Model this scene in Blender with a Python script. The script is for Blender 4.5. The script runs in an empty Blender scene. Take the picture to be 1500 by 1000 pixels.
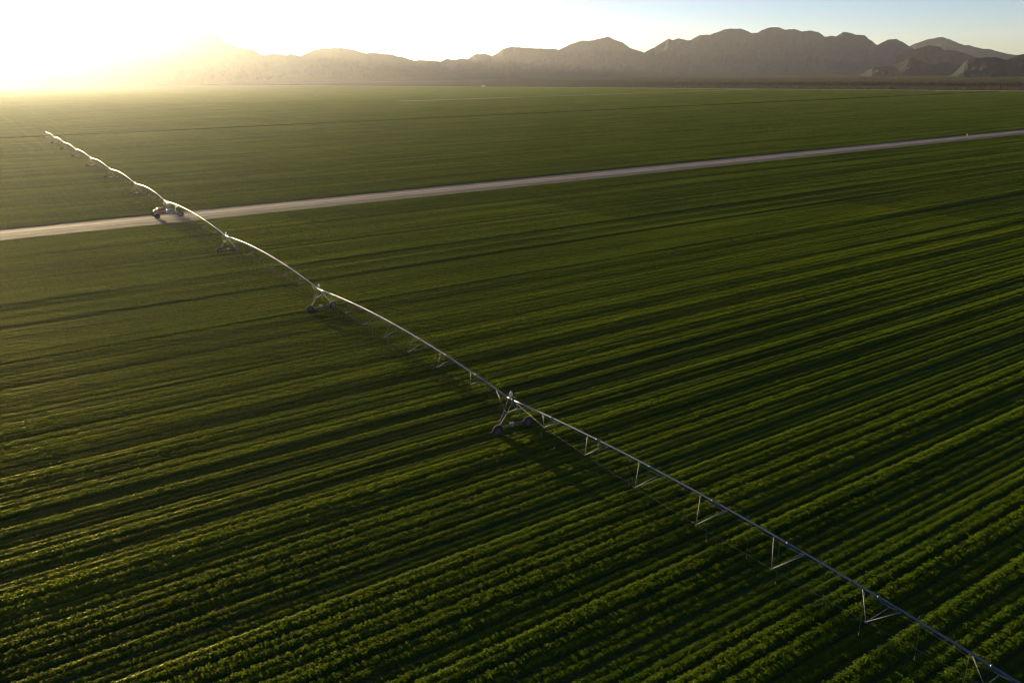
import bpy, math, random
import numpy as np
from mathutils import Vector, Matrix, Euler

S = bpy.context.scene
COL = S.collection
R = math.radians
rng = np.random.default_rng(11)
random.seed(5)

# ------------------------------------------------------------------ camera
# world: X runs along the crop rows and the road, Y along the irrigation boom, Z up
F_PX = 1169.27                       # focal length in photo pixels (1500 wide)
PITCH, ROLL, YAW, CAM_H = 0.322784, -0.0158546, 0.577787, 38.11
PIPE_X, T_Y0, SPAN = 44.83, 69.10, 59.68
cam = bpy.data.cameras.new('camera')
cam_o = bpy.data.objects.new('camera', cam)
COL.objects.link(cam_o)
S.camera = cam_o
Fw = Vector((math.sin(YAW)*math.cos(PITCH), math.cos(YAW)*math.cos(PITCH), -math.sin(PITCH)))
Rt = Vector((math.cos(YAW), -math.sin(YAW), 0))
Up = Rt.cross(Fw)
r_ = Rt*math.cos(ROLL) + Up*math.sin(ROLL)
u_ = -Rt*math.sin(ROLL) + Up*math.cos(ROLL)
M = Matrix((r_, u_, -Fw)).transposed().to_4x4()
M.translation = Vector((0, 0, CAM_H))
cam_o.matrix_world = M
cam.sensor_width = 36.0
cam.lens = 36.0*F_PX/1500.0
cam.clip_start = 0.5
cam.clip_end = 90000

# ------------------------------------------------------------------ light, sky, exposure
SUN_EL, SUN_AZ = 3.2, -1.0            # degrees; azimuth clockwise from +Y
w = bpy.data.worlds.new('World'); S.world = w; w.use_nodes = True
nt = w.node_tree; nt.nodes.clear()
sky = nt.nodes.new('ShaderNodeTexSky'); sky.sky_type = 'NISHITA'; sky.sun_disc = False
sky.sun_elevation = R(SUN_EL); sky.sun_rotation = R(SUN_AZ)
sky.altitude = 200; sky.air_density = 0.6; sky.dust_density = 0.3; sky.ozone_density = 2.0
bg = nt.nodes.new('ShaderNodeBackground'); bg.inputs[1].default_value = 0.05
wo = nt.nodes.new('ShaderNodeOutputWorld')
wb = nt.nodes.new('ShaderNodeMixRGB'); wb.blend_type = 'MULTIPLY'; wb.inputs[0].default_value = 1; wb.inputs[2].default_value = (1.05, .95, 1.02, 1)
nt.links.new(sky.outputs[0], wb.inputs[1]); nt.links.new(wb.outputs[0], bg.inputs[0]); nt.links.new(bg.outputs[0], wo.inputs[0])
sl = bpy.data.lights.new("sun", "SUN"); sl.energy = 5.0; sl.angle = R(0.5); sl.color = (1.0, 0.77, 0.38)
so = bpy.data.objects.new('sun', sl); COL.objects.link(so)
sd = Vector((math.sin(R(SUN_AZ))*math.cos(R(SUN_EL)), math.cos(R(SUN_AZ))*math.cos(R(SUN_EL)), math.sin(R(SUN_EL))))
so.rotation_euler = sd.to_track_quat('Z', 'Y').to_euler()
so.location = (0, 0, 300)
S.view_settings.view_transform = 'Standard'; S.view_settings.look = 'None'
S.view_settings.gamma = 1.0; S.view_settings.exposure = 2.32
S.render.engine = 'CYCLES'
S.cycles.use_denoising = True
S.cycles.max_bounces = 6; S.cycles.diffuse_bounces = 3; S.cycles.transmission_bounces = 4
S.cycles.volume_bounces = 0; S.cycles.transparent_max_bounces = 6
S.cycles.sample_clamp_indirect = 6.0
S.cycles.pixel_filter_type = 'BLACKMAN_HARRIS'; S.cycles.filter_width = 1.25

# ------------------------------------------------------------------ helpers
def px_dir(x, y):
    return (Fw + r_*((x-750)/F_PX) - u_*((y-500)/F_PX)).normalized()
def tag(o, label=None, cat=None, group=None, kind=None):
    if label: o['label'] = label
    if cat: o['category'] = cat
    if group: o['group'] = group
    if kind: o['kind'] = kind
    return o
def empty(name, loc, parent=None):
    o = bpy.data.objects.new(name, None); COL.objects.link(o)
    o.location = loc; o.empty_display_size = 0.5
    if parent: o.parent = parent
    return o

class MB:
    """collects shapes, builds one mesh object"""
    def __init__(s): s.v = []; s.f = []; s.sm = []
    def add(s, vs, fs, smooth=False):
        b = len(s.v); s.v += [tuple(v) for v in vs]
        s.f += [tuple(b+i for i in f) for f in fs]; s.sm += [smooth]*len(fs)
    def box(s, c, d, rz=0.0, ch=0.0):
        cx, cy, cz = c; hx, hy, hz = d[0]/2, d[1]/2, d[2]/2
        k = min(ch, hx*.45, hy*.45, hz*.45)
        cr, sr = math.cos(rz), math.sin(rz)
        vs, idx = [], {}
        def P(x, y, z):
            vs.append((cx+x*cr-y*sr, cy+x*sr+y*cr, cz+z)); return len(vs)-1
        if k <= 0:
            for x in (-1, 1):
                for y in (-1, 1):
                    for z in (-1, 1): P(x*hx, y*hy, z*hz)
            s.add(vs, [(0,1,3,2),(4,6,7,5),(0,4,5,1),(2,3,7,6),(0,2,6,4),(1,5,7,3)]); return
        for x in (-1, 1):
            for y in (-1, 1):
                for z in (-1, 1):
                    idx[(x,y,z,0)] = P(x*hx, y*(hy-k), z*(hz-k))
                    idx[(x,y,z,1)] = P(x*(hx-k), y*hy, z*(hz-k))
                    idx[(x,y,z,2)] = P(x*(hx-k), y*(hy-k), z*hz)
        fs = []
        for a in (-1, 1):
            fs.append([idx[(a,y,z,0)] for y,z in ((-1,-1),(1,-1),(1,1),(-1,1))][::a])
            fs.append([idx[(x,a,z,1)] for x,z in ((-1,-1),(-1,1),(1,1),(1,-1))][::a])
            fs.append([idx[(x,y,a,2)] for x,y in ((-1,-1),(1,-1),(1,1),(-1,1))][::a])
            for b in (-1, 1):
                fs.append([idx[(a,b,-1,0)], idx[(a,b,-1,1)], idx[(a,b,1,1)], idx[(a,b,1,0)]])
                fs.append([idx[(a,-1,b,0)], idx[(a,-1,b,2)], idx[(a,1,b,2)], idx[(a,1,b,0)]])
                fs.append([idx[(-1,a,b,1)], idx[(-1,a,b,2)], idx[(1,a,b,2)], idx[(1,a,b,1)]])
                for c_ in (-1, 1): fs.append([idx[(a,b,c_,0)], idx[(a,b,c_,1)], idx[(a,b,c_,2)]])
        s.add(vs, fs)
    def tube(s, pts, r, n=8, cap=True):
        pts = [Vector(p) for p in pts]
        rr = r if isinstance(r, (list, tuple)) else [r]*len(pts)
        vs = []
        for i, p in enumerate(pts):
            t = (pts[min(i+1, len(pts)-1)]-pts[max(i-1, 0)]).normalized()
            a = t.cross(Vector((0,0,1)) if abs(t.z) < .95 else Vector((1,0,0))).normalized(); b = t.cross(a)
            for k in range(n):
                g = 2*math.pi*k/n
                vs.append(p + a*(math.cos(g)*rr[i]) + b*(math.sin(g)*rr[i]))
        fs = []
        for i in range(len(pts)-1):
            for k in range(n):
                k2 = (k+1) % n
                fs.append((i*n+k, i*n+k2, (i+1)*n+k2, (i+1)*n+k))
        s.add(vs, fs, True)
        if cap:
            b = len(s.v)-len(vs)
            s.f.append(tuple(b+k for k in range(n))[::-1]); s.sm.append(False)
            s.f.append(tuple(b+(len(pts)-1)*n+k for k in range(n))); s.sm.append(False)
    def lathe(s, c, axis, prof, n=20):
        """prof = [(along, radius)...] about axis 'x','y','z'"""
        vs = []
        for (h, r) in prof:
            for k in range(n):
                g = 2*math.pi*k/n; a, b = r*math.cos(g), r*math.sin(g)
                o = {'x': (h, a, b), 'y': (b, h, a), 'z': (a, b, h)}[axis]
                vs.append((c[0]+o[0], c[1]+o[1], c[2]+o[2]))
        fs = []
        for i in range(len(prof)-1):
            for k in range(n):
                k2 = (k+1) % n; fs.append((i*n+k, i*n+k2, (i+1)*n+k2, (i+1)*n+k))
        s.add(vs, fs, True)
    def build(s, name, mat, parent=None, loc=(0,0,0)):
        me = bpy.data.meshes.new(name); me.from_pydata(s.v, [], s.f)
        me.polygons.foreach_set('use_smooth', s.sm); me.materials.append(mat); me.update()
        o = bpy.data.objects.new(name, me); COL.objects.link(o); o.location = loc
        if parent: o.parent = parent
        return o

def np_mesh(name, V, Fq, mat, smooth=False, attr=None, link=True):
    me = bpy.data.meshes.new(name)
    V = np.asarray(V, np.float32); Fq = np.asarray(Fq, np.int32)
    me.vertices.add(len(V)); me.vertices.foreach_set('co', V.ravel())
    k = Fq.shape[1]
    me.loops.add(Fq.size); me.loops.foreach_set('vertex_index', Fq.ravel())
    me.polygons.add(len(Fq)); me.polygons.foreach_set('loop_start', np.arange(0, Fq.size, k, dtype=np.int32))
    me.polygons.foreach_set('use_smooth', np.full(len(Fq), smooth))
    if attr:
        for nm, a in attr.items():
            at = me.attributes.new(nm, 'FLOAT', 'POINT'); at.data.foreach_set('value', np.asarray(a, np.float32))
    me.materials.append(mat); me.update(calc_edges=True); me.validate()
    o = bpy.data.objects.new(name, me)
    if link: COL.objects.link(o)
    return o

def grid_faces(nu, nv):
    a = np.arange(nu*nv).reshape(nu, nv)
    return np.stack([a[:-1,:-1], a[1:,:-1], a[1:,1:], a[:-1,1:]], -1).reshape(-1, 4)

_perm = rng.permutation(4096)
_val = rng.random(4096)
def vnoise(x, y):
    xi = np.floor(x).astype(np.int64); yi = np.floor(y).astype(np.int64)
    fx = x-xi; fy = y-yi; fx = fx*fx*(3-2*fx); fy = fy*fy*(3-2*fy)
    h = lambda a, b: _val[(_perm[(a & 4095)] + b*131 + a*7) & 4095]
    return (h(xi, yi)*(1-fx)+h(xi+1, yi)*fx)*(1-fy) + (h(xi, yi+1)*(1-fx)+h(xi+1, yi+1)*fx)*fy
def fbm(x, y, o=5, ridged=False):
    s = 0; a = 1; t = 0
    for i in range(o):
        n = vnoise(x+17.3*i, y-9.1*i)
        if ridged: n = 1-abs(2*n-1)
        s = s+a*n; t += a; a *= .5; x = x*2.03; y = y*2.03
    return s/t

# ------------------------------------------------------------------ materials
def mat(name, base, rough=0.7, metal=0.0, spec=0.5):
    m = bpy.data.materials.new(name); m.use_nodes = True
    b = m.node_tree.nodes['Principled BSDF']
    b.inputs['Base Color'].default_value = (*base, 1); b.inputs['Roughness'].default_value = rough
    b.inputs['Metallic'].default_value = metal; b.inputs['Specular IOR Level'].default_value = spec
    return m, m.node_tree, b
def worn(name, a, b_, scale, rough=0.6, metal=0.0, detail=4, rv=0.15):
    m, t, b = mat(name, a, rough, metal)
    tc = t.nodes.new('ShaderNodeTexCoord'); n = t.nodes.new('ShaderNodeTexNoise')
    n.inputs['Scale'].default_value = scale; n.inputs['Detail'].default_value = detail
    cr = t.nodes.new('ShaderNodeValToRGB'); cr.color_ramp.elements[0].position = .35; cr.color_ramp.elements[1].position = .68
    cr.color_ramp.elements[0].color = (*a, 1); cr.color_ramp.elements[1].color = (*b_, 1)
    mr = t.nodes.new('ShaderNodeMapRange'); mr.inputs['To Min'].default_value = rough-rv; mr.inputs['To Max'].default_value = min(1, rough+rv)
    t.links.new(tc.outputs['Object'], n.inputs['Vector']); t.links.new(n.outputs['Fac'], cr.inputs[0])
    t.links.new(cr.outputs[0], b.inputs['Base Color']); t.links.new(n.outputs['Fac'], mr.inputs['Value'])
    t.links.new(mr.outputs[0], b.inputs['Roughness'])
    return m
M_GALV = worn('galvanised_steel', (.12,.15,.20), (.08,.105,.145), 6, .42, .8)
M_GALV2 = worn('dull_galvanised_steel', (.12,.13,.15), (.08,.09,.10), 9, .7, .3)
M_RUB = worn('tyre_rubber', (.014,.012,.011), (.035,.026,.020), 5, .9)
M_RIM = worn('wheel_rim_paint', (.10,.075,.06), (.06,.045,.035), 8, .7, .0)
M_WHITE = worn('white_paint', (.60,.60,.58), (.45,.44,.41), 4, .4)
M_RED = worn('red_paint', (.24,.035,.02), (.16,.03,.02), 4, .45)
M_BLUE = worn('blue_paint', (.03,.16,.50), (.03,.12,.38), 4, .45)
M_ORANGE = worn('orange_paint', (.75,.20,.04), (.6,.16,.04), 4, .5)
M_GEAR = worn('grey_gear_housing', (.33,.34,.34), (.22,.22,.22), 12, .5, .2)
M_DARK = worn('dark_cast_iron', (.05,.05,.05), (.09,.08,.07), 12, .6)
M_HOSE = worn('dark_hose', (.03,.03,.03), (.05,.05,.05), 20, .6)
M_TAN = worn('tan_paint', (.15,.12,.10), (.11,.09,.075), 5, .8)
M_BARK = worn('bark', (.11,.08,.055), (.07,.05,.035), 8, .9)

def leaf_mat(name, c1, c2, c3, tr=0.52, gloss=0.09, scale=0.045):
    m = bpy.data.materials.new(name); m.use_nodes = True; t = m.node_tree; t.nodes.clear()
    out = t.nodes.new('ShaderNodeOutputMaterial'); N = t.nodes.new
    geo = N('ShaderNodeNewGeometry'); at = N('ShaderNodeAttribute'); at.attribute_name = 'v'
    mp = N('ShaderNodeMapping'); mp.inputs['Scale'].default_value = (scale*.35, scale*2.2, scale)
    t.links.new(geo.outputs['Position'], mp.inputs['Vector'])
    n = N('ShaderNodeTexNoise'); n.inputs['Scale'].default_value = 1; n.inputs['Detail'].default_value = 5
    t.links.new(mp.outputs[0], n.inputs['Vector'])
    ad = N('ShaderNodeMath'); ad.operation = 'MULTIPLY_ADD'; ad.inputs[1].default_value = .95; ad.use_clamp = False
    t.links.new(n.outputs['Fac'], ad.inputs[0])
    m2 = N('ShaderNodeMath'); m2.operation = 'MULTIPLY'; m2.inputs[1].default_value = .45
    t.links.new(at.outputs['Fac'], m2.inputs[0]); t.links.new(m2.outputs[0], ad.inputs[2])
    sb = N('ShaderNodeMath'); sb.operation = 'SUBTRACT'; sb.inputs[1].default_value = .165; t.links.new(ad.outputs[0], sb.inputs[0]); ad = sb
    cr = N('ShaderNodeValToRGB'); e = cr.color_ramp.elements
    e[0].position = .25; e[0].color = (*c1, 1); e[1].position = .85; e[1].color = (*c3, 1)
    k = e.new(.55); k.color = (*c2, 1)
    t.links.new(ad.outputs[0], cr.inputs[0])
    d = N('ShaderNodeBsdfDiffuse'); t.links.new(cr.outputs[0], d.inputs[0])
    tl = N('ShaderNodeBsdfTranslucent')
    hm = N('ShaderNodeMixRGB'); hm.blend_type = 'MULTIPLY'; hm.inputs[0].default_value = 1
    hm.inputs[2].default_value = (1.85, 1.55, .35, 1); t.links.new(cr.outputs[0], hm.inputs[1])
    t.links.new(hm.outputs[0], tl.inputs[0])
    mx = N('ShaderNodeMixShader'); mx.inputs[0].default_value = tr
    t.links.new(d.outputs[0], mx.inputs[1]); t.links.new(tl.outputs[0], mx.inputs[2])
    g = N('ShaderNodeBsdfGlossy'); g.inputs['Roughness'].default_value = .5; g.inputs[0].default_value = (.9,.82,.35,1)
    mg = N('ShaderNodeMixShader'); fr = N('ShaderNodeFresnel'); fr.inputs['IOR'].default_value = 1.38
    fm = N('ShaderNodeMath'); fm.operation = 'MULTIPLY'; fm.inputs[1].default_value = gloss
    t.links.new(fr.outputs[0], fm.inputs[0]); t.links.new(fm.outputs[0], mg.inputs[0])
    t.links.new(mx.outputs[0], mg.inputs[1]); t.links.new(g.outputs[0], mg.inputs[2])
    t.links.new(mg.outputs[0], out.inputs[0])
    return m
M_LEAF = leaf_mat('crop_leaf', (.040,.078,.007), (.070,.125,.010), (.125,.178,.013))
M_BODY, _t, _b = mat('crop_understorey', (.026,.044,.009), .9, 0, .05)
M_SCRUB = leaf_mat('scrub_leaf', (.045,.042,.026), (.062,.058,.036), (.085,.082,.05), tr=.1, gloss=0.0)

def ground_mat(name, cols, scale, rough=.95, stretch=(1,1,1), bump=0.3, bscale=3.0, bdist=.05):
    m, t, b = mat(name, cols[0], rough, 0, .03); N = t.nodes.new
    geo = N('ShaderNodeNewGeometry'); mp = N('ShaderNodeMapping'); mp.inputs['Scale'].default_value = stretch
    t.links.new(geo.outputs['Position'], mp.inputs['Vector'])
    n = N('ShaderNodeTexNoise'); n.inputs['Scale'].default_value = scale; n.inputs['Detail'].default_value = 9; n.inputs['Roughness'].default_value = .6
    t.links.new(mp.outputs[0], n.inputs['Vector'])
    cr = N('ShaderNodeValToRGB'); e = cr.color_ramp.elements
    e[0].position = .33; e[0].color = (*cols[0], 1); e[1].position = .68; e[1].color = (*cols[-1], 1)
    for i, c in enumerate(cols[1:-1]):
        k = e.new(.33+.35*(i+1)/(len(cols)-1)); k.color = (*c, 1)
    t.links.new(n.outputs['Fac'], cr.inputs[0]); t.links.new(cr.outputs[0], b.inputs['Base Color'])
    n2 = N('ShaderNodeTexNoise'); n2.inputs['Scale'].default_value = bscale; n2.inputs['Detail'].default_value = 6
    t.links.new(mp.outputs[0], n2.inputs['Vector'])
    bp = N('ShaderNodeBump'); bp.inputs['Strength'].default_value = bump; bp.inputs['Distance'].default_value = bdist
    t.links.new(n2.outputs['Fac'], bp.inputs['Height']); t.links.new(bp.outputs[0], b.inputs['Normal'])
    return m
M_SOIL = ground_mat('field_soil', [(.020,.034,.009), (.028,.042,.012), (.040,.046,.018)], .15, stretch=(.2,1,1))
M_DESERT = ground_mat('desert_ground', [(.036,.036,.024), (.052,.046,.032), (.038,.038,.027), (.068,.060,.044)], .012, bump=.2)
M_ROAD = ground_mat('packed_gravel', [(.20,.165,.168), (.28,.235,.235), (.36,.305,.30)], .5, stretch=(.12,1,1), bump=.35, bscale=4)
M_SHOULDER = ground_mat('road_shoulder_soil', [(.085,.075,.072), (.12,.105,.10), (.155,.135,.13)], .6, stretch=(.2,1,1), bump=.4, bscale=3)
M_TRACK = ground_mat('dirt_track', [(.22,.18,.14), (.30,.26,.20), (.36,.31,.25)], .05, stretch=(.3,1,1))
M_DITCH = ground_mat('ditch_soil', [(.022,.020,.015), (.032,.028,.021), (.045,.038,.028)], .3, bump=0.0)
M_DITCH.node_tree.nodes['Principled BSDF'].inputs['Specular IOR Level'].default_value = 0
M_HAZE_ROCK = ground_mat('haze_blue_rock', [(.016,.025,.046), (.021,.031,.056), (.027,.036,.058), (.019,.028,.051)], .003, bump=.15, bscale=.02, bdist=12)  # blue of the distance haze is painted into the rock's base colour

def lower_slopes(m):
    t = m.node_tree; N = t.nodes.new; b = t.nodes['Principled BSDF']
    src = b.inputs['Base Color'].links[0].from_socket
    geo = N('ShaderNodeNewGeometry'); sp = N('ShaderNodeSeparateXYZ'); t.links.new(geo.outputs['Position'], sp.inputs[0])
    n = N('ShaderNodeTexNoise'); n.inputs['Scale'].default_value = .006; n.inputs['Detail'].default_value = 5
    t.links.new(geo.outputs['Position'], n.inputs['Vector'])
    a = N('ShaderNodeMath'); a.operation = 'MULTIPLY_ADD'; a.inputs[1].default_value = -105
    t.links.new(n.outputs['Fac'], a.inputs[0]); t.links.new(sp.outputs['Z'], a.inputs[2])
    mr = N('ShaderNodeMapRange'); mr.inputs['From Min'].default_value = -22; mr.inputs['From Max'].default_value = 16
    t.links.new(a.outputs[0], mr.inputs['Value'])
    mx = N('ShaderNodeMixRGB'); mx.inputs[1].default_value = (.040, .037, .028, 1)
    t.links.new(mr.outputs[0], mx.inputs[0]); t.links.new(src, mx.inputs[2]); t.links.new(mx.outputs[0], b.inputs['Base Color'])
M_ROCK = ground_mat('foothill_rock', [(.009,.012,.018), (.012,.015,.021), (.016,.018,.022)], .004, bump=.2, bscale=.02, bdist=10); lower_slopes(M_HAZE_ROCK)
def wheel_lanes(m, yc):
    t = m.node_tree; N = t.nodes.new; b = t.nodes['Principled BSDF']
    src = b.inputs['Base Color'].links[0].from_socket
    geo = N('ShaderNodeNewGeometry'); sp = N('ShaderNodeSeparateXYZ'); t.links.new(geo.outputs['Position'], sp.inputs[0])
    mp = N('ShaderNodeMapping'); mp.inputs['Scale'].default_value = (.03, .25, 1); t.links.new(geo.outputs['Position'], mp.inputs['Vector'])
    n = N('ShaderNodeTexNoise'); n.inputs['Scale'].default_value = 1; n.inputs['Detail'].default_value = 4; t.links.new(mp.outputs[0], n.inputs['Vector'])
    a = N('ShaderNodeMath'); a.operation = 'MULTIPLY_ADD'; a.inputs[1].default_value = 1.8
    t.links.new(n.outputs['Fac'], a.inputs[0]); t.links.new(sp.outputs['Y'], a.inputs[2])
    mr = N('ShaderNodeMapRange'); mr.inputs['From Min'].default_value = yc-5.5+.9; mr.inputs['From Max'].default_value = yc+5.5+.9
    t.links.new(a.outputs[0], mr.inputs['Value'])
    cr = N('ShaderNodeValToRGB'); e = cr.color_ramp.elements
    e[0].position = .12; e[0].color = (.55,.54,.52,1); e[1].position = .88; e[1].color = (.55,.54,.52,1)
    for p_, v in ((.27,1.0),(.36,1.0),(.42,.76),(.52,.74),(.58,1.0),(.68,1.0),(.78,.70)):
        k = e.new(p_); k.color = (v, v*.985, v*.97, 1)
    t.links.new(mr.outputs[0], cr.inputs[0])
    mx = N('ShaderNodeMixRGB'); mx.blend_type = 'MULTIPLY'; mx.inputs[0].default_value = 1
    t.links.new(src, mx.inputs[1]); t.links.new(cr.outputs[0], mx.inputs[2]); t.links.new(mx.outputs[0], b.inputs['Base Color'])
wheel_lanes(M_ROAD, 248.8)

# ------------------------------------------------------------------ terrain
ROAD_Y0, ROAD_Y1 = 238.5, 258.5
DITCH_Y = 693.0
TRACK_Y = 1195.0
EDGE_X = 1405.0
# desert plain: one sheet to the horizon, slightly falling under the field sheet
V = [(-8300,-2900,-.02),(15900,-2900,-.02),(15900,13700,-.02),(-8300,13700,-.02)]
g = np_mesh('ground', V, [[0,1,2,3]], M_DESERT); tag(g, 'brown desert plain reaching to the foot of the mountains', None, None, 'structure')
# field soil (inside the irrigated block)
fx = np.array([-2500, -600, -100, 300, 700, EDGE_X]); fy = np.array([-400, 100, 600, 1500, 5600])
gx, gy = np.meshgrid(fx, fy, indexing='ij')
V = np.stack([gx, gy, np.full(gx.shape, .0)], -1).reshape(-1, 3)
f = np_mesh('field_ground', V, grid_faces(len(fx), len(fy)), M_SOIL); tag(f, 'dark soil bed of the irrigated field under the crop', None, None, 'structure')
# road: shoulders and a slightly crowned travelled strip
def strip(name, xs, prof, m, wob=0.0, seed=0.0, kind='structure', label=None):
    """prof = [(y, z)...] swept along X"""
    xs = np.asarray(xs); P = np.array(prof)
    X = np.repeat(xs, len(P)); Y = np.tile(P[:,0], len(xs)); Z = np.tile(P[:,1], len(xs))
    side = np.sign(np.tile(np.arange(len(P)), len(xs)) - (len(P)-1)/2)
    wv = (fbm(X/9+seed, side*5.+seed, 4)-.5)*wob*(np.abs(np.tile(np.arange(len(P)), len(xs))-(len(P)-1)/2) > (len(P)-1)/2-.6)
    o = np_mesh(name, np.stack([X, Y+wv, Z], -1), grid_faces(len(xs), len(P))[:, ::-1], m)
    tag(o, label, None, None, kind); return o
xs = np.concatenate([np.arange(-400, 700, 1.5), np.arange(700, EDGE_X, 10)])
strip('road_shoulder', xs, [(ROAD_Y0,.006),(244,.05),(249,.10),(254,.05),(ROAD_Y1,.006)], M_SHOULDER, 2.2, 3.1, label='greyish soil verge along both sides of the gravel road')
strip('road', xs, [(244.2,.056),(246.5,.09),(249,.125),(251.5,.09),(253.6,.060)], M_ROAD, 1.6, 8.7, label='pale gravel farm road crossing the field')
xs2 = np.arange(-2000, EDGE_X, 12)
strip('ditch', xs2, [(DITCH_Y-7.5,.03),(DITCH_Y-3,.012),(DITCH_Y+3,.012),(DITCH_Y+7.5,.03)], M_DITCH, 1.2, 4.4, label='narrow dark unplanted strip across the far field')
strip('farm_track', xs2[xs2 > 560], [(TRACK_Y-12,.012),(TRACK_Y-4,.45),(TRACK_Y+4,.45),(TRACK_Y+12,.012)], M_TRACK, 1.0, 6.4, label='pale dirt track crossing the far field')
ys = np.arange(-300, 5600, 10)
P = np.array([(EDGE_X+.5,.02),(EDGE_X+11,.7),(EDGE_X+22,.02)])
Yv = np.repeat(ys, 3); Xv = np.tile(P[:,0], len(ys)) + (fbm(Yv/40, Yv*0, 3)-.5)*3; Zv = np.tile(P[:,1], len(ys))
o = np_mesh('field_edge_track', np.stack([Xv, Yv, Zv], -1), grid_faces(len(ys), 3), M_TRACK)
tag(o, 'pale dirt track along the boundary between field and desert', None, None, 'structure')

# ------------------------------------------------------------------ mountains: real heightfields whose crest follows the skyline
def ridge(name, sil, D, front, back, label, gully=.5, az_step=.035, seed=0., foot=0.0):
    az, el = [], []
    for (x, y) in sil:
        d = px_dir(x, y); az.append(math.atan2(d.x, d.y)); el.append(math.asin(d.z))
    az = np.array(az); el = np.array(el)
    A = np.arange(az[0], az[-1], R(az_step))
    Dc = D if np.isscalar(D) else np.interp(A, az, D)
    Dc = Dc*np.ones_like(A)*(1+.03*(fbm(A*25+seed, A*0+1.7, 3)-.5))
    H = CAM_H + Dc*np.tan(np.interp(A, az, el))
    H = H + (fbm(A*Dc/70+seed, A*0+3.3, 5)-.5)*(.028*np.maximum(H, 0)+15)
    H = np.maximum(H, 4)
    edge = np.clip(np.minimum((A-A[0]), (A[-1]-A))/R(.9), 0, 1)**1.3
    H = H*np.clip(edge*(1+(fbm(A*Dc/90+seed, A*0+8.8, 3)-.5)*.9*(1-edge)), 0, 1)
    s = np.concatenate([-np.linspace(1, 0, 46)[:-1]**1.15, [0], np.linspace(0, 1, 14)[1:]])
    SS, AA = np.meshgrid(s, A, indexing='xy')
    fe = .12+.88*np.sqrt(edge)[:, None]
    Dg = Dc[:, None] + np.where(SS < 0, SS*front, SS*back)*fe
    X = np.sin(AA)*Dg; Y = np.cos(AA)*Dg
    t = np.abs(SS)
    lat = AA*Dc[:, None]
    L = max(front*.13, 110.)
    wx = (fbm(lat/L*.7+seed, Dg/L*.7, 3)-.5)*2.6
    rg = fbm(lat/L+wx+seed, Dg/(L*1.5)+wx*.7+seed, 5, True)
    rg2 = fbm(lat/(L*.35)+wx*2, Dg/(L*.8)+5+seed, 5, True)
    base = (1-t)**1.35
    amp = gully*np.sin(np.pi*np.clip(t, 0, 1)**.7)*.55
    Z = H[:, None]*np.clip(base - amp*(1-rg)*1.25 + amp*.35*(rg-.6) - amp*.30*(1-rg2)*.8, 0, None)
    Z = np.minimum(Z, H[:, None]*(1-.55*t))
    Z = Z + (rg2-.62)*H[:, None]*.13*np.sin(np.pi*np.clip(t, 0, 1))
    Z = np.minimum(Z, H[:, None]*(1-.55*t))
    Z = np.where(t > .985, -4, Z)
    o = np_mesh(name, np.stack([X, Y, Z], -1).reshape(-1, 3), grid_faces(len(A), len(s)), M_HAZE_ROCK if name == 'mountain_range' else M_ROCK, smooth=True)
    tag(o, label, None, None, 'structure'); return o
SIL_MAIN = [(-260,112),(-160,104),(-80,96),(0,88),(60,83),(120,77),(150,74),(180,72),(200,70.5),(225,67.5),(237,64),(245,60.5),(252,56),(258,53),(270,50.5),(290,49),(306,48),(310,49),(314,52),(320,55),(335,63),(345,68),(360,71),(375,75),(386,81.5),(395,80),(404,78),(415,81),(420,81.5),(427,79),(433,81),(440,83),(450,79),(462,72.5),(480,71.5),(490,71),(500,71),(515,73),(535,77.5),(555,78),(575,80.5),(585,84),(587,83),(597,86.5),(608,89.5),(612,88),(625,89),(635,89),(645,90.5),(655,86),(665,88),(675,86),(685,87),(697,79.5),(710,79),(720,82),(728,78),(736,72),(750,68),(757,70),(772,70),(785,72),(800,71.5),(813,71),(819,73),(835,65.5),(855,60),(870,59.5),(880,56.5),(892,54.5),(900,58),(912,63.5),(922,70),(935,74),(944,76.5),(955,71.5),(967,65),(980,56.5),(985,58.5),(994,55.5),(1005,59),(1012,59),(1025,51.5),(1040,51),(1055,45),(1065,43),(1085,43),(1100,48),(1110,47.5),(1122,42),(1131,39.5),(1140,41.5),(1150,44),(1163,42),(1175,46),(1187,44.5),(1199,46.5),(1208,53),(1219,52),(1224,53.5),(1235,47),(1250,50),(1266,52),(1275,59),(1285,66),(1300,58.5),(1313,57.5),(1322,62),(1331,68),(1345,76),(1360,83),(1380,92),(1400,99)]
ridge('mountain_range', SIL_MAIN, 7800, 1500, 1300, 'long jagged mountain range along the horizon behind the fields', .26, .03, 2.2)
SIL_FAR = [(1270,95),(1300,80),(1318,74),(1331,68),(1345,63),(1360,58),(1380,53.5),(1390,57),(1402,62),(1412,67),(1420,66.5),(1437,71),(1452,73),(1470,77.5),(1485,80),(1500,81.5),(1540,84),(1600,88),(1700,92)]
ridge('far_mountain', SIL_FAR, 10800, 1700, 1500, 'distant blue mountain rising behind the brown hills on the right', .5, .03, 7.7)
SIL_MID = [(1290,93),(1310,84),(1330,75),(1345,71),(1362,66.5),(1375,68),(1385,73),(1400,73),(1410,77),(1425,83),(1440,88),(1470,92),(1500,94)]
ridge('middle_hills', SIL_MID, 5900, 850, 700, 'hazy brown hills below the distant blue mountain', .6, .03, 4.1)
SIL_DARK = [(1255,101.6),(1275,99),(1305,97),(1318,93),(1330,87.5),(1337,85.5),(1348,89),(1358,94),(1368,95),(1378,92),(1387,91.5),(1395,94.5),(1410,97.5),(1430,98)]
ridge('conical_hill', SIL_DARK, 4600, 450, 500, 'dark cone shaped hill at the desert edge', .45, .02, 9.3)
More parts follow.
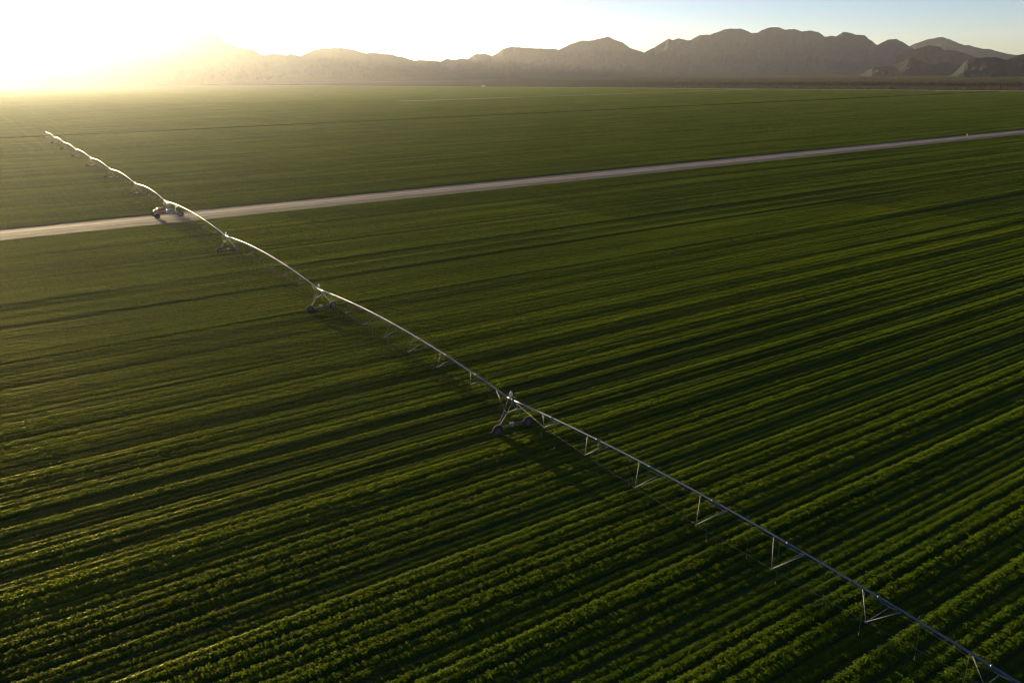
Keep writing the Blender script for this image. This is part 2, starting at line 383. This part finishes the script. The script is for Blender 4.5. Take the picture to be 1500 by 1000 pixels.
SIL_NEAR = [(1388,98.2),(1400,95.5),(1408,90.5),(1418,87),(1428,85.5),(1445,84),(1458,84.5),(1466,86.5),(1474,89),(1482,85.5),(1490,82.5),(1500,81),(1520,77),(1550,79),(1600,84),(1680,92)]
ridge('rocky_foothills', SIL_NEAR, 3950, 500, 550, 'near rocky foothills with sunlit tops at the right edge', .7, .02, 12.9)

# ------------------------------------------------------------------ crop
ROW = 0.95
BEDSHIFT = .12      # rows stand in pairs on 1.9 m beds with a furrow between beds
def leaf_tile(name, length, width, plants_dx, leaves, leaf, body_seg, seed, hmax=.46, rows=1, prb=.33, jit=1.3):
    g = np.random.default_rng(seed)
    V, Fc, A = [], [], []
    nb = 0
    # heaped body under the leaves, per row
    for rI in range(rows):
        yc = (rI+.5)*width - rows*width/2
        if rows > 1: yc += BEDSHIFT*(1 if rI % 2 == 0 else -1)
        nx = int(length/body_seg)+1
        X = np.linspace(-length/2, length/2, nx)
        prof = [(-.44,.0),(-.36,.45),(-.18,.78),(0,.86),(.18,.78),(.36,.45),(.44,.0)]
        hh = hmax*(.72+.3*fbm(X*1.3+seed*3.1, X*0+rI*7.7, 3))
        hh[0] = hh[-1] = hmax*.8
        pts = np.array([[(x, yc+p[0]*width, max(p[1]*h*.92, -.0)) for p in prof] for x, h in zip(X, hh)])
        pts[:, 1:-1, 2] += (g.random((nx, len(prof)-2))-.5)*.05
        pts[:, 0, 2] = pts[:, -1, 2] = -.03
        V.append(pts.reshape(-1, 3)); Fc.append(grid_faces(nx, len(prof))+nb); A.append(np.zeros(nx*len(prof)))
        nb += nx*len(prof)
        nbody = nb
        # leaves clustered on plants
        n = int(leaves/rows)
        npl = max(1, int(length/plants_dx))
        px = (np.arange(npl)+.5)/npl*length - length/2 + (g.random(npl)-.5)*plants_dx*.7
        py = (g.random(npl)-.5)*width*.25; ph = hmax*(.72+.5*g.random(npl)); pr = prb*(1+.5*g.random(npl))
        pv = g.random(npl)
        k = g.integers(0, npl, n)
        th = g.random(n)*2*np.pi; cz = g.random(n)**.6
        sr = np.sqrt(1-cz*cz)
        rad = (.86+.22*g.random(n))
        cx = px[k] + sr*np.cos(th)*plants_dx*.75*rad; cy = yc+py[k] + sr*np.sin(th)*pr[k]*width/.95*rad
        czz = np.maximum(cz*ph[k]*rad, .03)
        fl = g.random(n) < .19
        cy = np.where(fl, yc+(g.random(n)-.5)*width*1.02, cy); cx = np.where(fl, (g.random(n)-.5)*length, cx); czz = np.where(fl, hmax*(.12+.35*g.random(n)), czz)
        nrm = np.stack([sr*np.cos(th)*.6, sr*np.sin(th)*.8, cz*.9+.2], -1) + (g.random((n, 3))-.5)*jit
        nrm /= np.linalg.norm(nrm, axis=1)[:, None]
        ax = np.cross(nrm, g.random((n, 3))-.5); ax /= np.linalg.norm(ax, axis=1)[:, None]
        bx = np.cross(nrm, ax)
        sz = leaf*(.65+.7*g.random(n))[:, None]
        c = np.stack([cx, cy, czz], -1)
        fold = nrm*sz*.18
        q = np.stack([c-ax*sz*.5, c-bx*sz*.33-fold, c+ax*sz*.55, c+bx*sz*.33-fold], 1)
        V.append(q.reshape(-1, 3)); Fc.append(np.arange(n*4).reshape(n, 4)+nb); nb += n*4
        A.append(np.repeat(np.clip(pv[k]*.28+g.random(n)*.50+.11, 0, 1), 4))
    V = np.concatenate(V); A = np.concatenate(A)
    o = np_mesh(name, V, np.concatenate(Fc), M_LEAF, attr={'v': A}, link=False)
    return o

def scatter(name, tiles, pts, scl, idx, label, cat):
    """points mesh + geometry nodes: instances tile idx on each point"""
    n = len(pts)
    me = bpy.data.meshes.new(name); me.vertices.add(n); me.vertices.foreach_set('co', np.asarray(pts, np.float32).ravel())
    a = me.attributes.new('scl', 'FLOAT_VECTOR', 'POINT'); a.data.foreach_set('vector', np.asarray(scl, np.float32).ravel())
    a = me.attributes.new('idx', 'INT', 'POINT'); a.data.foreach_set('value', np.asarray(idx, np.int32))
    me.update()
    o = bpy.data.objects.new(name, me); COL.objects.link(o)
    ng = bpy.data.node_groups.new(name, 'GeometryNodeTree')
    ng.interface.new_socket('Geometry', in_out='INPUT', socket_type='NodeSocketGeometry')
    ng.interface.new_socket('Geometry', in_out='OUTPUT', socket_type='NodeSocketGeometry')
    N = ng.nodes.new; Lk = ng.links.new
    gi = N('NodeGroupInput'); go = N('NodeGroupOutput'); jn = N('GeometryNodeJoinGeometry')
    at = N('GeometryNodeInputNamedAttribute'); at.data_type = 'FLOAT_VECTOR'; at.inputs['Name'].default_value = 'scl'
    ai = N('GeometryNodeInputNamedAttribute'); ai.data_type = 'INT'; ai.inputs['Name'].default_value = 'idx'
    for k, tl in enumerate(tiles):
        oi = N('GeometryNodeObjectInfo'); oi.inputs['Object'].default_value = tl; oi.inputs['As Instance'].default_value = True
        cm = N('FunctionNodeCompare'); cm.data_type = 'INT'; cm.operation = 'EQUAL'
        Lk(ai.outputs['Attribute'], cm.inputs[2]); cm.inputs[3].default_value = k
        ip = N('GeometryNodeInstanceOnPoints')
        Lk(gi.outputs[0], ip.inputs['Points']); Lk(cm.outputs[0], ip.inputs['Selection'])
        Lk(oi.outputs['Geometry'], ip.inputs['Instance']); Lk(at.outputs['Attribute'], ip.inputs['Scale'])
        Lk(ip.outputs[0], jn.inputs[0])
    Lk(jn.outputs[0], go.inputs[0])
    md = o.modifiers.new('scatter', 'NODES'); md.node_group = ng
    tag(o, label, cat, None, 'stuff')
    return o

def in_view(X, Y, mx=1.12, mb=1.10):
    """loose wedge test round the photo's field of view, with room for a step to the side"""
    dx = X; dy = Y; dz = -CAM_H
    zc = dx*Fw.x + dy*Fw.y + dz*Fw.z
    xc = dx*r_.x + dy*r_.y + dz*r_.z
    yc = dx*u_.x + dy*u_.y + dz*u_.z
    k = F_PX/np.maximum(zc, 1e-3)
    return (zc > 5) & (np.abs(xc*k) < 750*mx+ 9*k) & (yc*k > -500*mb-9*k)

DIP = [T_Y0 + i*SPAN for i in range(-1, 11)]
def row_height(X, yrow):
    """height factor of the canopy: vigour along the row, weak rows, wheel ruts"""
    j = np.floor(yrow/ROW+.01)
    jb = np.floor(j/2)
    per = vnoise(jb*.731+3.3, jb*0+.5)                          # row to row
    blk = fbm(yrow/7.5+31, X/260, 2)                           # bands of several rows
    alg = fbm(X/16+j*5.7, j*1.9, 3)
    per2 = fbm(yrow/2.3+11, X/420+yrow*.003, 2)
    h = .74 + 0.70*(per2-.5) + .42*(per-.5) + .20*(blk-.5) + .22*(alg-.5)
    weak = np.clip((vnoise(jb*1.37+9, X/380+jb*.1)-.76)/.14, 0, 1)
    h = h*(1-.6*weak)
    jt = np.floor(np.array(DIP)/ROW)
    rut = np.isin(j, jt)
    h = np.where(rut, .12, h)
    return np.where(rut, .12, np.clip(h, .34, 1.5))

BLK_X, BLK_Y = 72.0, ROW*6
def blocks():
    i = np.arange(-30, int(EDGE_X/BLK_X)+1); j = np.arange(-18, int(5500/BLK_Y))
    J, I = np.meshgrid(j, i, indexing='ij')
    X = (I.ravel()+.5)*BLK_X; Y = (J.ravel()+.5)*BLK_Y
    k = in_view(X, Y, 1.12, 1.2) | in_view(X-36, Y) | in_view(X+36, Y) | in_view(X-18, Y) | in_view(X+18, Y)
    k &= (X+BLK_X/2 < EDGE_X+60)
    X, Y = X[k], Y[k]; d = np.hypot(X, Y)
    lod = np.digitize(d, [LOD_D[0], LOD_D[1], LOD_D[2]])
    cut = lambda a, b: (Y+BLK_Y/2 > a) & (Y-BLK_Y/2 < b)
    special = cut(ROAD_Y0, ROAD_Y1) | cut(DITCH_Y-10, DITCH_Y+10) | cut(TRACK_Y-13, TRACK_Y+13) | (X+BLK_X/2 > EDGE_X)
    lod = np.where(special & (lod == 3), 2, lod)
    return X, Y, lod
LOD_D = (235, 520, 1500)
BX, BY, BL = blocks()

def make_crop(name, tiles, x_len, lod, rows, label):
    k = BL == lod
    nx = int(round(BLK_X/x_len)); ny = 6//rows
    ox = (np.arange(nx)+.5)*x_len-BLK_X/2; oy = (np.arange(ny)+.5)*ROW*rows-BLK_Y/2
    X = (BX[k][:, None, None]+ox[None, :, None]+0*oy[None, None, :]).ravel()
    Y = (BY[k][:, None, None]+0*ox[None, :, None]+oy[None, None, :]).ravel()
    w_ = ROW*rows
    q = ~((Y > ROAD_Y0-w_*.4) & (Y < ROAD_Y1+w_*.4)) & (np.abs(Y-DITCH_Y) > 6.3+w_*.4) & ((np.abs(Y-TRACK_Y) > 9.5+w_*.4) | (X < 560)) & (X+x_len/2 < EDGE_X+2)
    if x_len < 13: q &= in_view(X, Y)
    X, Y = X[q], Y[q]
    h = row_height(X, Y)
    n = len(X)
    g = np.random.default_rng(len(tiles)*7+n)
    jj = np.floor(Y/ROW+.01).astype(int)
    jy = ((vnoise(Y*3.3, X/90)-.5)*.16 + BEDSHIFT*np.where(jj % 2 == 0, 1, -1))*(rows == 1)
    pts = np.stack([X, Y+jy, np.full(n, .0)], -1)
    sx = np.where(g.random(n) < .5, 1, -1)*1.01
    sy = np.where(g.random(n) < .5, 1, -1)*(.80+.48*(np.clip(h,.2,1.4)-.2))
    scl = np.stack([sx, sy, h], -1)
    idx = g.integers(0, len(tiles), n)
    print(name, n)
    return scatter(name, tiles, pts, scl, idx, label, 'crop')

T0 = [leaf_tile('crop_tile', 6, ROW, .19, 2300, .105, .30, 100+i, hmax=.38, prb=.34) for i in range(7)]
T1 = [leaf_tile('crop_tile', 12, ROW, .30, 1700, .14, .6, 200+i, prb=.25, jit=.5) for i in range(6)]
T2 = [leaf_tile('crop_tile', 36, ROW, .9, 2200, .28, 2.0, 300+i, rows=2, prb=.25, jit=.5) for i in range(5)]
T3 = [leaf_tile('crop_tile', 72, ROW, 1.6, 5200, .50, 4.0, 400+i, rows=6, prb=.25, jit=.5) for i in range(4)]
make_crop('crop_plants', T0, 6, 0, 1, 'low leafy green crop growing in straight rows in the foreground')
make_crop('crop_rows', T1, 12, 1, 1, 'green crop rows in the middle distance on both sides of the road')
make_crop('crop_rows', T2, 36, 2, 2, 'green crop rows in the far field before and behind the dark strip')
make_crop('far_crop', T3, 72, 3, 6, 'smooth green crop at the far end of the field')

# ------------------------------------------------------------------ lateral move irrigation machine
IRR = empty('irrigation_machine', (PIPE_X, T_Y0, 0))
tag(IRR, 'long galvanised lateral irrigation boom of arched pipe spans carried on wheeled towers across the field', 'irrigation system')
TW = [T_Y0 + (n)*SPAN for n in range(-1, 11)]          # tower positions along Y
TW[4] = 256.5                                          # the cart on the road
TOPZ = 3.78
ZL = 3.38
def pipe_z(t): return TOPZ + 1.22*4*t*(1-t)
def loc(x, y, z): return (x-0, y-T_Y0, z)
def span(y0, y1, near):
    L = y1-y0
    m = MB(); ptsl = []
    ns = 40
    for i in range(ns+1):
        t = i/ns; ptsl.append(loc(0, y0+.25+(L-.5)*t, pipe_z(t)))
    m.tube(ptsl, .088 if near else .095, 12)
    for k in range(1, 8):                               # flanges where pipe lengths bolt together
        t = k/8; z = pipe_z(t); yy = y0+.25+(L-.5)*t
        m.tube([loc(0, yy-.03, z), loc(0, yy+.03, z)], .135, 12)
    for t, s_ in ((0, 1), (1, -1)):
        yy = y0+.25 if t == 0 else y1-.25
        m.tube([loc(0, yy-.03, TOPZ), loc(0, yy+.03, TOPZ)], .15, 12)
    P_ = m.build('pipe_span', M_GALV, IRR)
    # the truss under the pipe
    nodes = []
    for k in range(1, 8):
        t = k/8
        wk = 1.62*math.sin(math.pi*t)**.85 + .12
        nodes.append((t, y0+L*t - .0, wk))
    for sgn in (-1, 1):
        m = MB()
        pl = [loc(sgn*.12, y0+1.2, TOPZ-.05)] + [loc(sgn*wk, yy, ZL) for (t, yy, wk) in nodes] + [loc(sgn*.12, y1-1.2, TOPZ-.05)]
        m.tube(pl, .009, 6)
        m.build('truss_rod', M_GALV2, P_)
    for (t, yy, wk) in nodes:
        m = MB()
        for sgn in (-1, 1):
            for dy in (-1.55, 1.25):
                ta = min(max((yy+dy-y0)/L, .02), .98)
                m.tube([loc(sgn*wk, yy, ZL), loc(sgn*.08, yy+dy, pipe_z(ta)-.06)], .029, 6)
            m.box(loc(sgn*wk, yy, ZL), (.12, .18, .10))
        m.tube([loc(-wk, yy, ZL), loc(wk, yy, ZL)], .028, 6)
        m.build('truss_brace', M_GALV2, P_)
    nd = 17
    if near:
        for i in range(nd):
            t = (i+.5)/nd; yy = y0+L*t; z = pipe_z(t)
            xo = .42*(1 if i % 2 else -1)
            m = MB()
            m.tube([loc(0, yy, z+.08), loc(xo*.35, yy, z+.30), loc(xo*.9, yy, z+.22), loc(xo, yy, z-.1), loc(xo, yy, 1.55)], .014, 6)
            d = m.build('drop_hose', M_HOSE, P_)
            m = MB(); m.lathe(loc(xo, yy, 1.33), 'z', [(0,.0),(0,.035),(.03,.042),(.10,.028),(.22,.022),(.22,0)], 8)
            m.build('sprinkler_head', M_TAN, d)
    else:
        m = MB()
        for i in range(nd):
            t = (i+.5)/nd; yy = y0+L*t; z = pipe_z(t); xo = .42*(1 if i % 2 else -1)
            m.tube([loc(0, yy, z+.08), loc(xo*.35, yy, z+.30), loc(xo, yy, z-.1), loc(xo, yy, 1.33)], .022, 4)
        d = m.build('drop_hose', M_HOSE, P_); d['kind'] = 'stuff'
    return P_
def wheel(x, y, parent, r=.62, wd=.34, name='wheel'):
    m = MB()
    m.lathe(loc(x, y, r), 'y', [(-wd*.32,.36*r/.62),(-wd*.5,.42*r/.62),(-wd*.5,r*.90),(-wd*.36,r*.97),(0,r*.985),(wd*.36,r*.97),(wd*.5,r*.90),(wd*.5,.42*r/.62),(wd*.32,.36*r/.62)], 28)
    for k in range(22):                                 # tractor lugs
        g = 2*math.pi*k/22
        for sg in (-1, 1):
            a = g+(sg*.06)
            c = Vector(loc(x, y+sg*wd*.23, r)) + Vector((math.sin(a), 0, math.cos(a)))*(r*.985)
            e1 = Vector((math.cos(a), 0, -math.sin(a))); e2 = Vector((0, 1, 0)); e3 = Vector((math.sin(a), 0, math.cos(a)))
            e2 = (e2+e1*sg*.45).normalized(); e1 = e2.cross(e3)
            vs = [c+e1*sx*.028+e2*sy*wd*.24+e3*sz*.03 for sx in (-1,1) for sy in (-1,1) for sz in (-1,1)]
            m.add(vs, [(0,1,3,2),(4,6,7,5),(0,4,5,1),(2,3,7,6),(0,2,6,4),(1,5,7,3)])
    w_ = m.build(name, M_RUB, parent)
    m = MB()
    m.lathe(loc(x, y, r), 'y', [(-.13,.0),(-.13,.10),(-.05,.13),(-.02,.30*r/.62),(-wd*.38,.34*r/.62),(-wd*.40,.39*r/.62),(wd*.40,.39*r/.62),(wd*.38,.34*r/.62),(.02,.30*r/.62),(.05,.13),(.13,.10),(.13,0)], 20)
    m.build('rim', M_RIM, w_)
    return w_
def tower(y, detail=True):
    T = MB(); X0 = 0
    # base beam and A frame
    T.tube([loc(-2.0, y, .74), loc(2.0, y, .74)], .075, 8)
    T.tube([loc(-2.0, y-.02, .74), loc(-2.0, y-.02, .60)], .09, 8); T.tube([loc(2.0, y-.02, .74), loc(2.0, y-.02, .60)], .09, 8)
    fr = T.build('wheel_tower', M_GALV2, IRR)
    for sx in (-1, 1):
        for sy in (-1, 1):
            m = MB(); m.tube([loc(sx*1.80, y+sy*.08, .80), loc(sx*.72, y+sy*.34, 2.5)], .045, 6)
            m.tube([loc(sx*.72, y+sy*.34, 2.5), loc(sx*.10, y+sy*2.9, pipe_z(2.9/SPAN)-.08)], .036, 6)
            m.tube([loc(sx*.72, y+sy*.34, 2.5), loc(sx*.10, y+sy*.45, TOPZ-.06)], .036, 6)
            m.build('leg', M_GALV2, fr)
        m = MB(); m.tube([loc(sx*.72, y-.34, 2.5), loc(sx*.72, y+.34, 2.5)], .03, 6)
        m.build('cross_brace', M_GALV2, fr)
    m = MB(); m.tube([loc(-.72, y-.3, 2.5), loc(.72, y-.3, 2.5)], .024, 6); m.build('cross_brace', M_GALV2, fr)
    m = MB(); m.tube([loc(0, y-.75, TOPZ), loc(0, y-.2, TOPZ), loc(0, y+.2, TOPZ), loc(0, y+.75, TOPZ)], [.11,.125,.125,.11], 12); m.build('pipe_joint', M_DARK, fr)
    # gear motor, drive shafts, wheel gearboxes
    m = MB(); m.box(loc(.05, y+.02, .80), (.55,.34,.34), 0, .05); m.tube([loc(.05, y-.35, .84), loc(.05, y+.0, .84)], .12, 10); m.build('centre_gearbox', M_GEAR, fr)
    m = MB(); m.tube([loc(-1.9, y+.16, .62), loc(1.9, y+.16, .62)], .022, 6); m.build('drive_shaft', M_GALV2, fr)
    for sx in (-1, 1):
        wheel(sx*2.05, y-.26, fr)
        m = MB(); m.box(loc(sx*2.05, y+.04, .62), (.30,.24,.30), 0, .06); m.build('wheel_gearbox', M_DARK, fr)
    # control box with its lamp above the joint
    m = MB(); m.tube([loc(.0, y+.05, TOPZ+.1), loc(.0, y+.05, TOPZ+.36)], .03, 6); m.box(loc(0, y+.05, TOPZ+.56), (.34,.26,.42), 0, .03)
    b = m.build('control_box', M_WHITE, fr)
    m = MB(); m.lathe(loc(0, y+.05, TOPZ+.775), 'z', [(0,.07),(.02,.08),(.14,.07),(.18,.0)], 10); m.build('beacon', M_WHITE, b)
    # hose loop over the joint
    m = MB(); m.tube([loc(.12, y-1.3, TOPZ+.12), loc(.30, y-.5, TOPZ+.22), loc(.30, y+.5, TOPZ+.25), loc(.12, y+1.3, TOPZ+.12)], .025, 6); m.build('cable_loop', M_HOSE, fr)
    return fr
for i, y in enumerate(TW):
    if i != 4: tower(y)
for i in range(len(TW)-1):
    span(TW[i], TW[i+1], near=(i < 4))
# overhang with an end gun past the last tower
m = MB(); yE = TW[-1]
m.tube([loc(0, yE+.25, TOPZ), loc(0, yE+3, TOPZ+.5), loc(0, yE+7, TOPZ+.7), loc(0, yE+11, TOPZ+.4)], .07, 10)
ov = m.build('overhang_pipe', M_GALV, IRR)
m = MB(); m.tube([loc(0, yE+10.8, TOPZ+.4), loc(0, yE+10.8, TOPZ+1.0), loc(.8, yE+11.4, TOPZ+1.4)], [.05,.05,.03], 8); m.build('end_gun', M_GALV, ov)
m = MB()
for sg in (-1, 1): m.tube([loc(sg*.1, yE+.4, TOPZ+1.6), loc(0, yE+7, TOPZ+.72)], .012, 5)
m.tube([loc(0, yE+.3, TOPZ), loc(0, yE+.3, TOPZ+1.65)], .04, 6)
m.build('stay_cable', M_GALV2, ov)

# ------------------------------------------------------------------ the power cart of the machine, standing on the road
CX, CY = 43.9, 251.3
CART = MB()
for sy in (-1.9, 1.9): CART.box(loc(CX-PIPE_X, CY+sy, 1.0), (6.6,.16,.22))
for sx in (-3.1, -1.0, 1.1, 3.1): CART.box(loc(CX-PIPE_X+sx, CY, .985), (.14,3.62,.18))
for sy in (-1.9, 1.9):
    for a, b in ((-3.2, 1.2), (3.2, 1.2)):
        pass
cart = CART.build('power_cart', M_GALV2, IRR)
cx0 = CX-PIPE_X
for sx in (-3.25, 3.25):
    for sy in (-2.35, 2.35):
        wheel(cx0+sx, CY+sy, cart, .74, .42)
# tall mast frame that carries the boom joint
m = MB()
for sx in (-.9, 1.3):
    for sy, ty in ((-1.9, 3.0), (1.9, 4.9)):
        m.tube([loc(cx0+.9+sx, CY+sy, 1.1), loc(sx*.25, CY+ty, TOPZ-.15)], .07, 8)
m.tube([loc(0, CY+2.9, TOPZ-.12), loc(0, CY+5.1, TOPZ-.12)], .08, 8)
m.build('mast_frame', M_GALV2, cart)
m = MB(); m.tube([loc(0, TW[4]-.7, TOPZ), loc(0, TW[4]+.7, TOPZ)], .14, 12)
m.tube([loc(0, TW[4]-.2, TOPZ), loc(-.4, TW[4]-1.2, TOPZ-.4), loc(-.9, CY+1.0, 1.7)], .11, 10); m.build('supply_pipe', M_GALV, cart)
m = MB(); m.box(loc(cx0-1.8, CY-.6, 1.95), (2.1,2.0,1.7), 0, .14); m.box(loc(cx0-1.8, CY-.6, 2.85), (1.6,1.5,.12), 0, .03)
en = m.build('engine_enclosure', M_RED, cart)
m = MB(); m.tube([loc(cx0-1.2, CY-.6, 2.85), loc(cx0-1.2, CY-.6, 3.5)], .07, 8); m.build('exhaust_stack', M_DARK, en)
m = MB(); m.lathe(loc(cx0-3.0, CY+.55, 1.72), 'y', [(-1.0,0),(-1.0,.35),(-.92,.55),(.92,.55),(1.0,.35),(1.0,0)], 20); m.build('fuel_tank', M_TAN, cart)
m = MB(); m.box(loc(cx0+.55, CY+.2, 1.62), (1.25,1.1,.95), 0, .10); m.tube([loc(cx0+.55, CY-.9, 1.5), loc(cx0+.55, CY-.2, 1.5)], .26, 14); m.build('pump', M_BLUE, cart)
m = MB()
for sx in (-.9, .9):
    for sy in (-.55, .55): m.tube([loc(cx0+.7+sx, CY+1.2+sy, 1.1), loc(cx0+.7+sx, CY+1.2+sy, 3.4)], .035, 6)
m.box(loc(cx0+.7, CY+1.2, 3.44), (2.3,1.4,.08)); pf = m.build('platform', M_GALV2, cart)
m = MB(); m.box(loc(cx0+1.1, CY+1.2, 3.71), (1.3,.9,.45), 0, .06); m.build('control_cabinet', M_WHITE, pf)
m = MB(); m.lathe(loc(cx0-.15, CY+1.2, 3.485), 'z', [(0,.0),(0,.30),(.05,.33),(.52,.33),(.60,.2),(.62,0)], 16); m.build('filter_drum', M_ORANGE, pf)
# leaning intake leg with hose reel on the right side of the cart
m = MB()
for sy in (-.35, .35):
    m.tube([loc(cx0+3.1, CY+.2+sy, 1.1), loc(cx0+2.3, CY+1.9+sy, 3.5)], .06, 8)
m.tube([loc(cx0+2.3, CY+1.5, 3.5), loc(cx0+2.3, CY+2.3, 3.5)], .06, 8)
m.tube([loc(cx0+2.3, CY+1.9, 3.5), loc(.0, CY+3.3, TOPZ-.1)], .05, 8)
m.build('side_leg', M_DARK, cart)
m = MB()
rr = .95
m.lathe(loc(cx0+2.6, CY-.6, 2.0), 'x', [(-.22,.20),(-.22,rr),(-.18,rr),(-.16,.62),(.16,.62),(.18,rr),(.22,rr),(.22,.20)], 26)
m.build('hose_reel', M_DARK, cart)
m = MB(); m.tube([loc(cx0-3.4, CY-1.95, 1.1), loc(cx0-3.4, CY-1.95, 2.0), loc(cx0-1.0, CY-1.95, 2.0), loc(cx0-1.0, CY-1.95, 1.1)], .03, 6); m.build('guard_rail', M_WHITE, cart)

# ------------------------------------------------------------------ roadside marker
mk = empty('valve_riser', (486.6, 255.2, 0))
tag(mk, 'small orange valve riser standing beside the far part of the gravel road', 'valve riser')
m = MB(); m.lathe((0,0,0), 'z', [(0,.34),(.08,.36),(.8,.30),(.9,.34),(1.0,.34),(1.08,.12),(1.2,.0)], 16); m.build('riser_body', M_ORANGE, mk)
m = MB(); m.tube([(-.34,0,1.2),(.34,0,1.2)], .04, 8); m.tube([(0,0,1.1),(0,0,1.25)], .05, 8); m.build('hand_wheel', M_RED, mk)

# ------------------------------------------------------------------ far building by the edge track
def shed(x, y, dx, dy, h, rh, wall, roof, label, rz=0.0):
    e = empty('farm_shed', (x, y, .0)); e.rotation_euler.z = rz
    tag(e, label, 'shed')
    m = MB(); m.add([(-dx,-dy,0),(dx,-dy,0),(dx,dy,0),(-dx,dy,0),(-dx,-dy,h),(dx,-dy,h),(dx,dy,h),(-dx,dy,h),(-dx,0,h+rh),(dx,0,h+rh)],
        [(0,1,5,4),(2,3,7,6),(1,2,6,9,5),(3,0,4,8,7)]); wl = m.build('wall', wall, e)
    m = MB(); o_ = .4
    for sg in (-1, 1):
        q = [(-dx-o_, sg*(dy+o_), h-rh*o_/dy+.05),(dx+o_, sg*(dy+o_), h-rh*o_/dy+.05),(dx+o_,0,h+rh+.05),(-dx-o_,0,h+rh+.05)]
        q2 = [(a, b, c+.12) for a, b, c in q]
        m.add(q+q2, [(0,1,2,3),(4,7,6,5),(0,4,5,1),(1,5,6,2),(3,2,6,7),(0,3,7,4)])
    m.build('roof', roof, e)
    m = MB(); m.box((-dx-.05, 0, 1.6), (.08, 3.2, 3.2)); m.box((0, -dy-.05, 1.6), (4, .08, 3.2)); m.build('door', M_GEAR, e)
shed(1424, 2330, 5, 3.5, 3.0, 1.1, M_GEAR, M_WHITE, 'small white shed at the far field boundary below the middle mountains', .2)

# ------------------------------------------------------------------ lone trees along the desert edge
def tree(x, y, h, rad, label, seed):
    g = np.random.default_rng(seed)
    e = empty('desert_tree', (x, y, .0)); tag(e, label, 'tree', 'trees along the field boundary')
    m = MB()
    m.tube([(0,0,-.1),(.05*h,.02*h,h*.25),(.02*h,.05*h,h*.5)], [.06*h,.045*h,.03*h], 8)
    for k in range(6):
        a = k*1.05+g.random(); q = rad*.7
        m.tube([(.04*h,.02*h,h*(.2+.04*k)),(math.cos(a)*q*.5, math.sin(a)*q*.5, h*.5),(math.cos(a)*q, math.sin(a)*q, h*(.6+.25*g.random()))], [.03*h,.02*h,.008*h], 6)
    m.build('trunk', M_BARK, e)
    n = 2600; cl = 26
    cc = g.normal(size=(cl, 3)); cc /= np.linalg.norm(cc, axis=1)[:, None]
    cc = cc*np.array([rad, rad, h*.38])*(.35+.6*g.random((cl,1))) + np.array([0,0,h*.6])
    k = g.integers(0, cl, n); c = cc[k]+g.normal(size=(n,3))*rad*.22
    c[:, 2] = np.maximum(c[:, 2], .1*h)
    nr = g.normal(size=(n,3)); nr /= np.linalg.norm(nr, axis=1)[:, None]
    ax = np.cross(nr, g.normal(size=(n,3))); ax /= np.linalg.norm(ax, axis=1)[:, None]; bx = np.cross(nr, ax)
    s_ = (.03+.03*g.random((n,1)))*h
    q = np.stack([c-ax*s_, c-bx*s_*.6, c+ax*s_, c+bx*s_*.6], 1).reshape(-1, 3)
    o = np_mesh('crown', q, np.arange(n*4).reshape(n, 4), M_TREE, attr={'v': np.repeat(g.random(n), 4)}); o.parent = e
M_TREE = leaf_mat('tree_leaf', (.03,.038,.015), (.045,.055,.022), (.07,.075,.03), tr=.25, gloss=0)
tree(1428, 902, 5.6, 5.6, 'broad dark desert tree on the boundary track below the blue mountain', 3)
tree(1440, 730, 4.2, 6.5, 'low spreading dark desert tree at the field corner on the right', 4)
tree(1428, 2450, 6.5, 6.5, 'small dark tree beside the white shed on the far boundary', 6)

# ------------------------------------------------------------------ desert scrub: bushes past counting
def bush_tile(name, seed, ext, nb):
    g = np.random.default_rng(seed); Vs, Fs, As = [], [], []; b = 0
    for i in range(nb):
        x, y = (g.random(2)-.5)*ext; r = 1.0+1.5*g.random()**2; n = 26
        c = g.normal(size=(n,3))*np.array([r*.45, r*.45, r*.28])+np.array([x, y, r*.42]); c[:,2] = np.abs(c[:,2])
        nr = g.normal(size=(n,3)); nr /= np.linalg.norm(nr, axis=1)[:, None]
        ax = np.cross(nr, g.normal(size=(n,3))); ax /= np.linalg.norm(ax, axis=1)[:, None]; bx = np.cross(nr, ax); s_ = r*.34
        q = np.stack([c-ax*s_, c-bx*s_*.7, c+ax*s_, c+bx*s_*.7], 1).reshape(-1, 3)
        Vs.append(q); Fs.append(np.arange(n*4).reshape(n,4)+b); b += n*4; As.append(np.full(n*4, g.random()))
    return np_mesh(name, np.concatenate(Vs), np.concatenate(Fs), M_SCRUB, attr={'v': np.concatenate(As)}, link=False)
BT = [bush_tile('scrub_tile', 700+i, 60, 34) for i in range(4)]
gx, gy = np.meshgrid(np.arange(1455, 7000, 60), np.arange(-200, 8000, 60), indexing='ij')
gx = gx.ravel(); gy = gy.ravel(); k = in_view(gx, gy) & (np.hypot(gx, gy) < 7600)
gx, gy = gx[k], gy[k]; nP = len(gx); print('scrub', nP)
sc_ = .8+.7*fbm(gx/400, gy/400, 3)
scatter('desert_scrub', BT, np.stack([gx, gy, np.zeros(nP)], -1), np.stack([np.ones(nP), np.ones(nP), sc_], -1), rng.integers(0, 4, nP), 'olive brown desert bushes covering the plain beyond the field', 'scrub')

# ------------------------------------------------------------------ haze
HB = MB(); HB.box((3800, 5400, 309), (24600, 17000, 620)); 
hz = HB.build('haze', M_WHITE)
hm = bpy.data.materials.new('haze_air'); hm.use_nodes = True; t = hm.node_tree; t.nodes.clear()
ho = t.nodes.new('ShaderNodeOutputMaterial'); pv = t.nodes.new('ShaderNodeVolumePrincipled')
pv.inputs['Color'].default_value = (.78,.80,.95,1); pv.inputs['Density'].default_value = 2.1e-5; pv.inputs['Anisotropy'].default_value = .69
t.links.new(pv.outputs[0], ho.inputs['Volume'])
hz.data.materials.clear(); hz.data.materials.append(hm); tag(hz, 'thin evening haze over the fields and mountains', None, None, 'stuff')
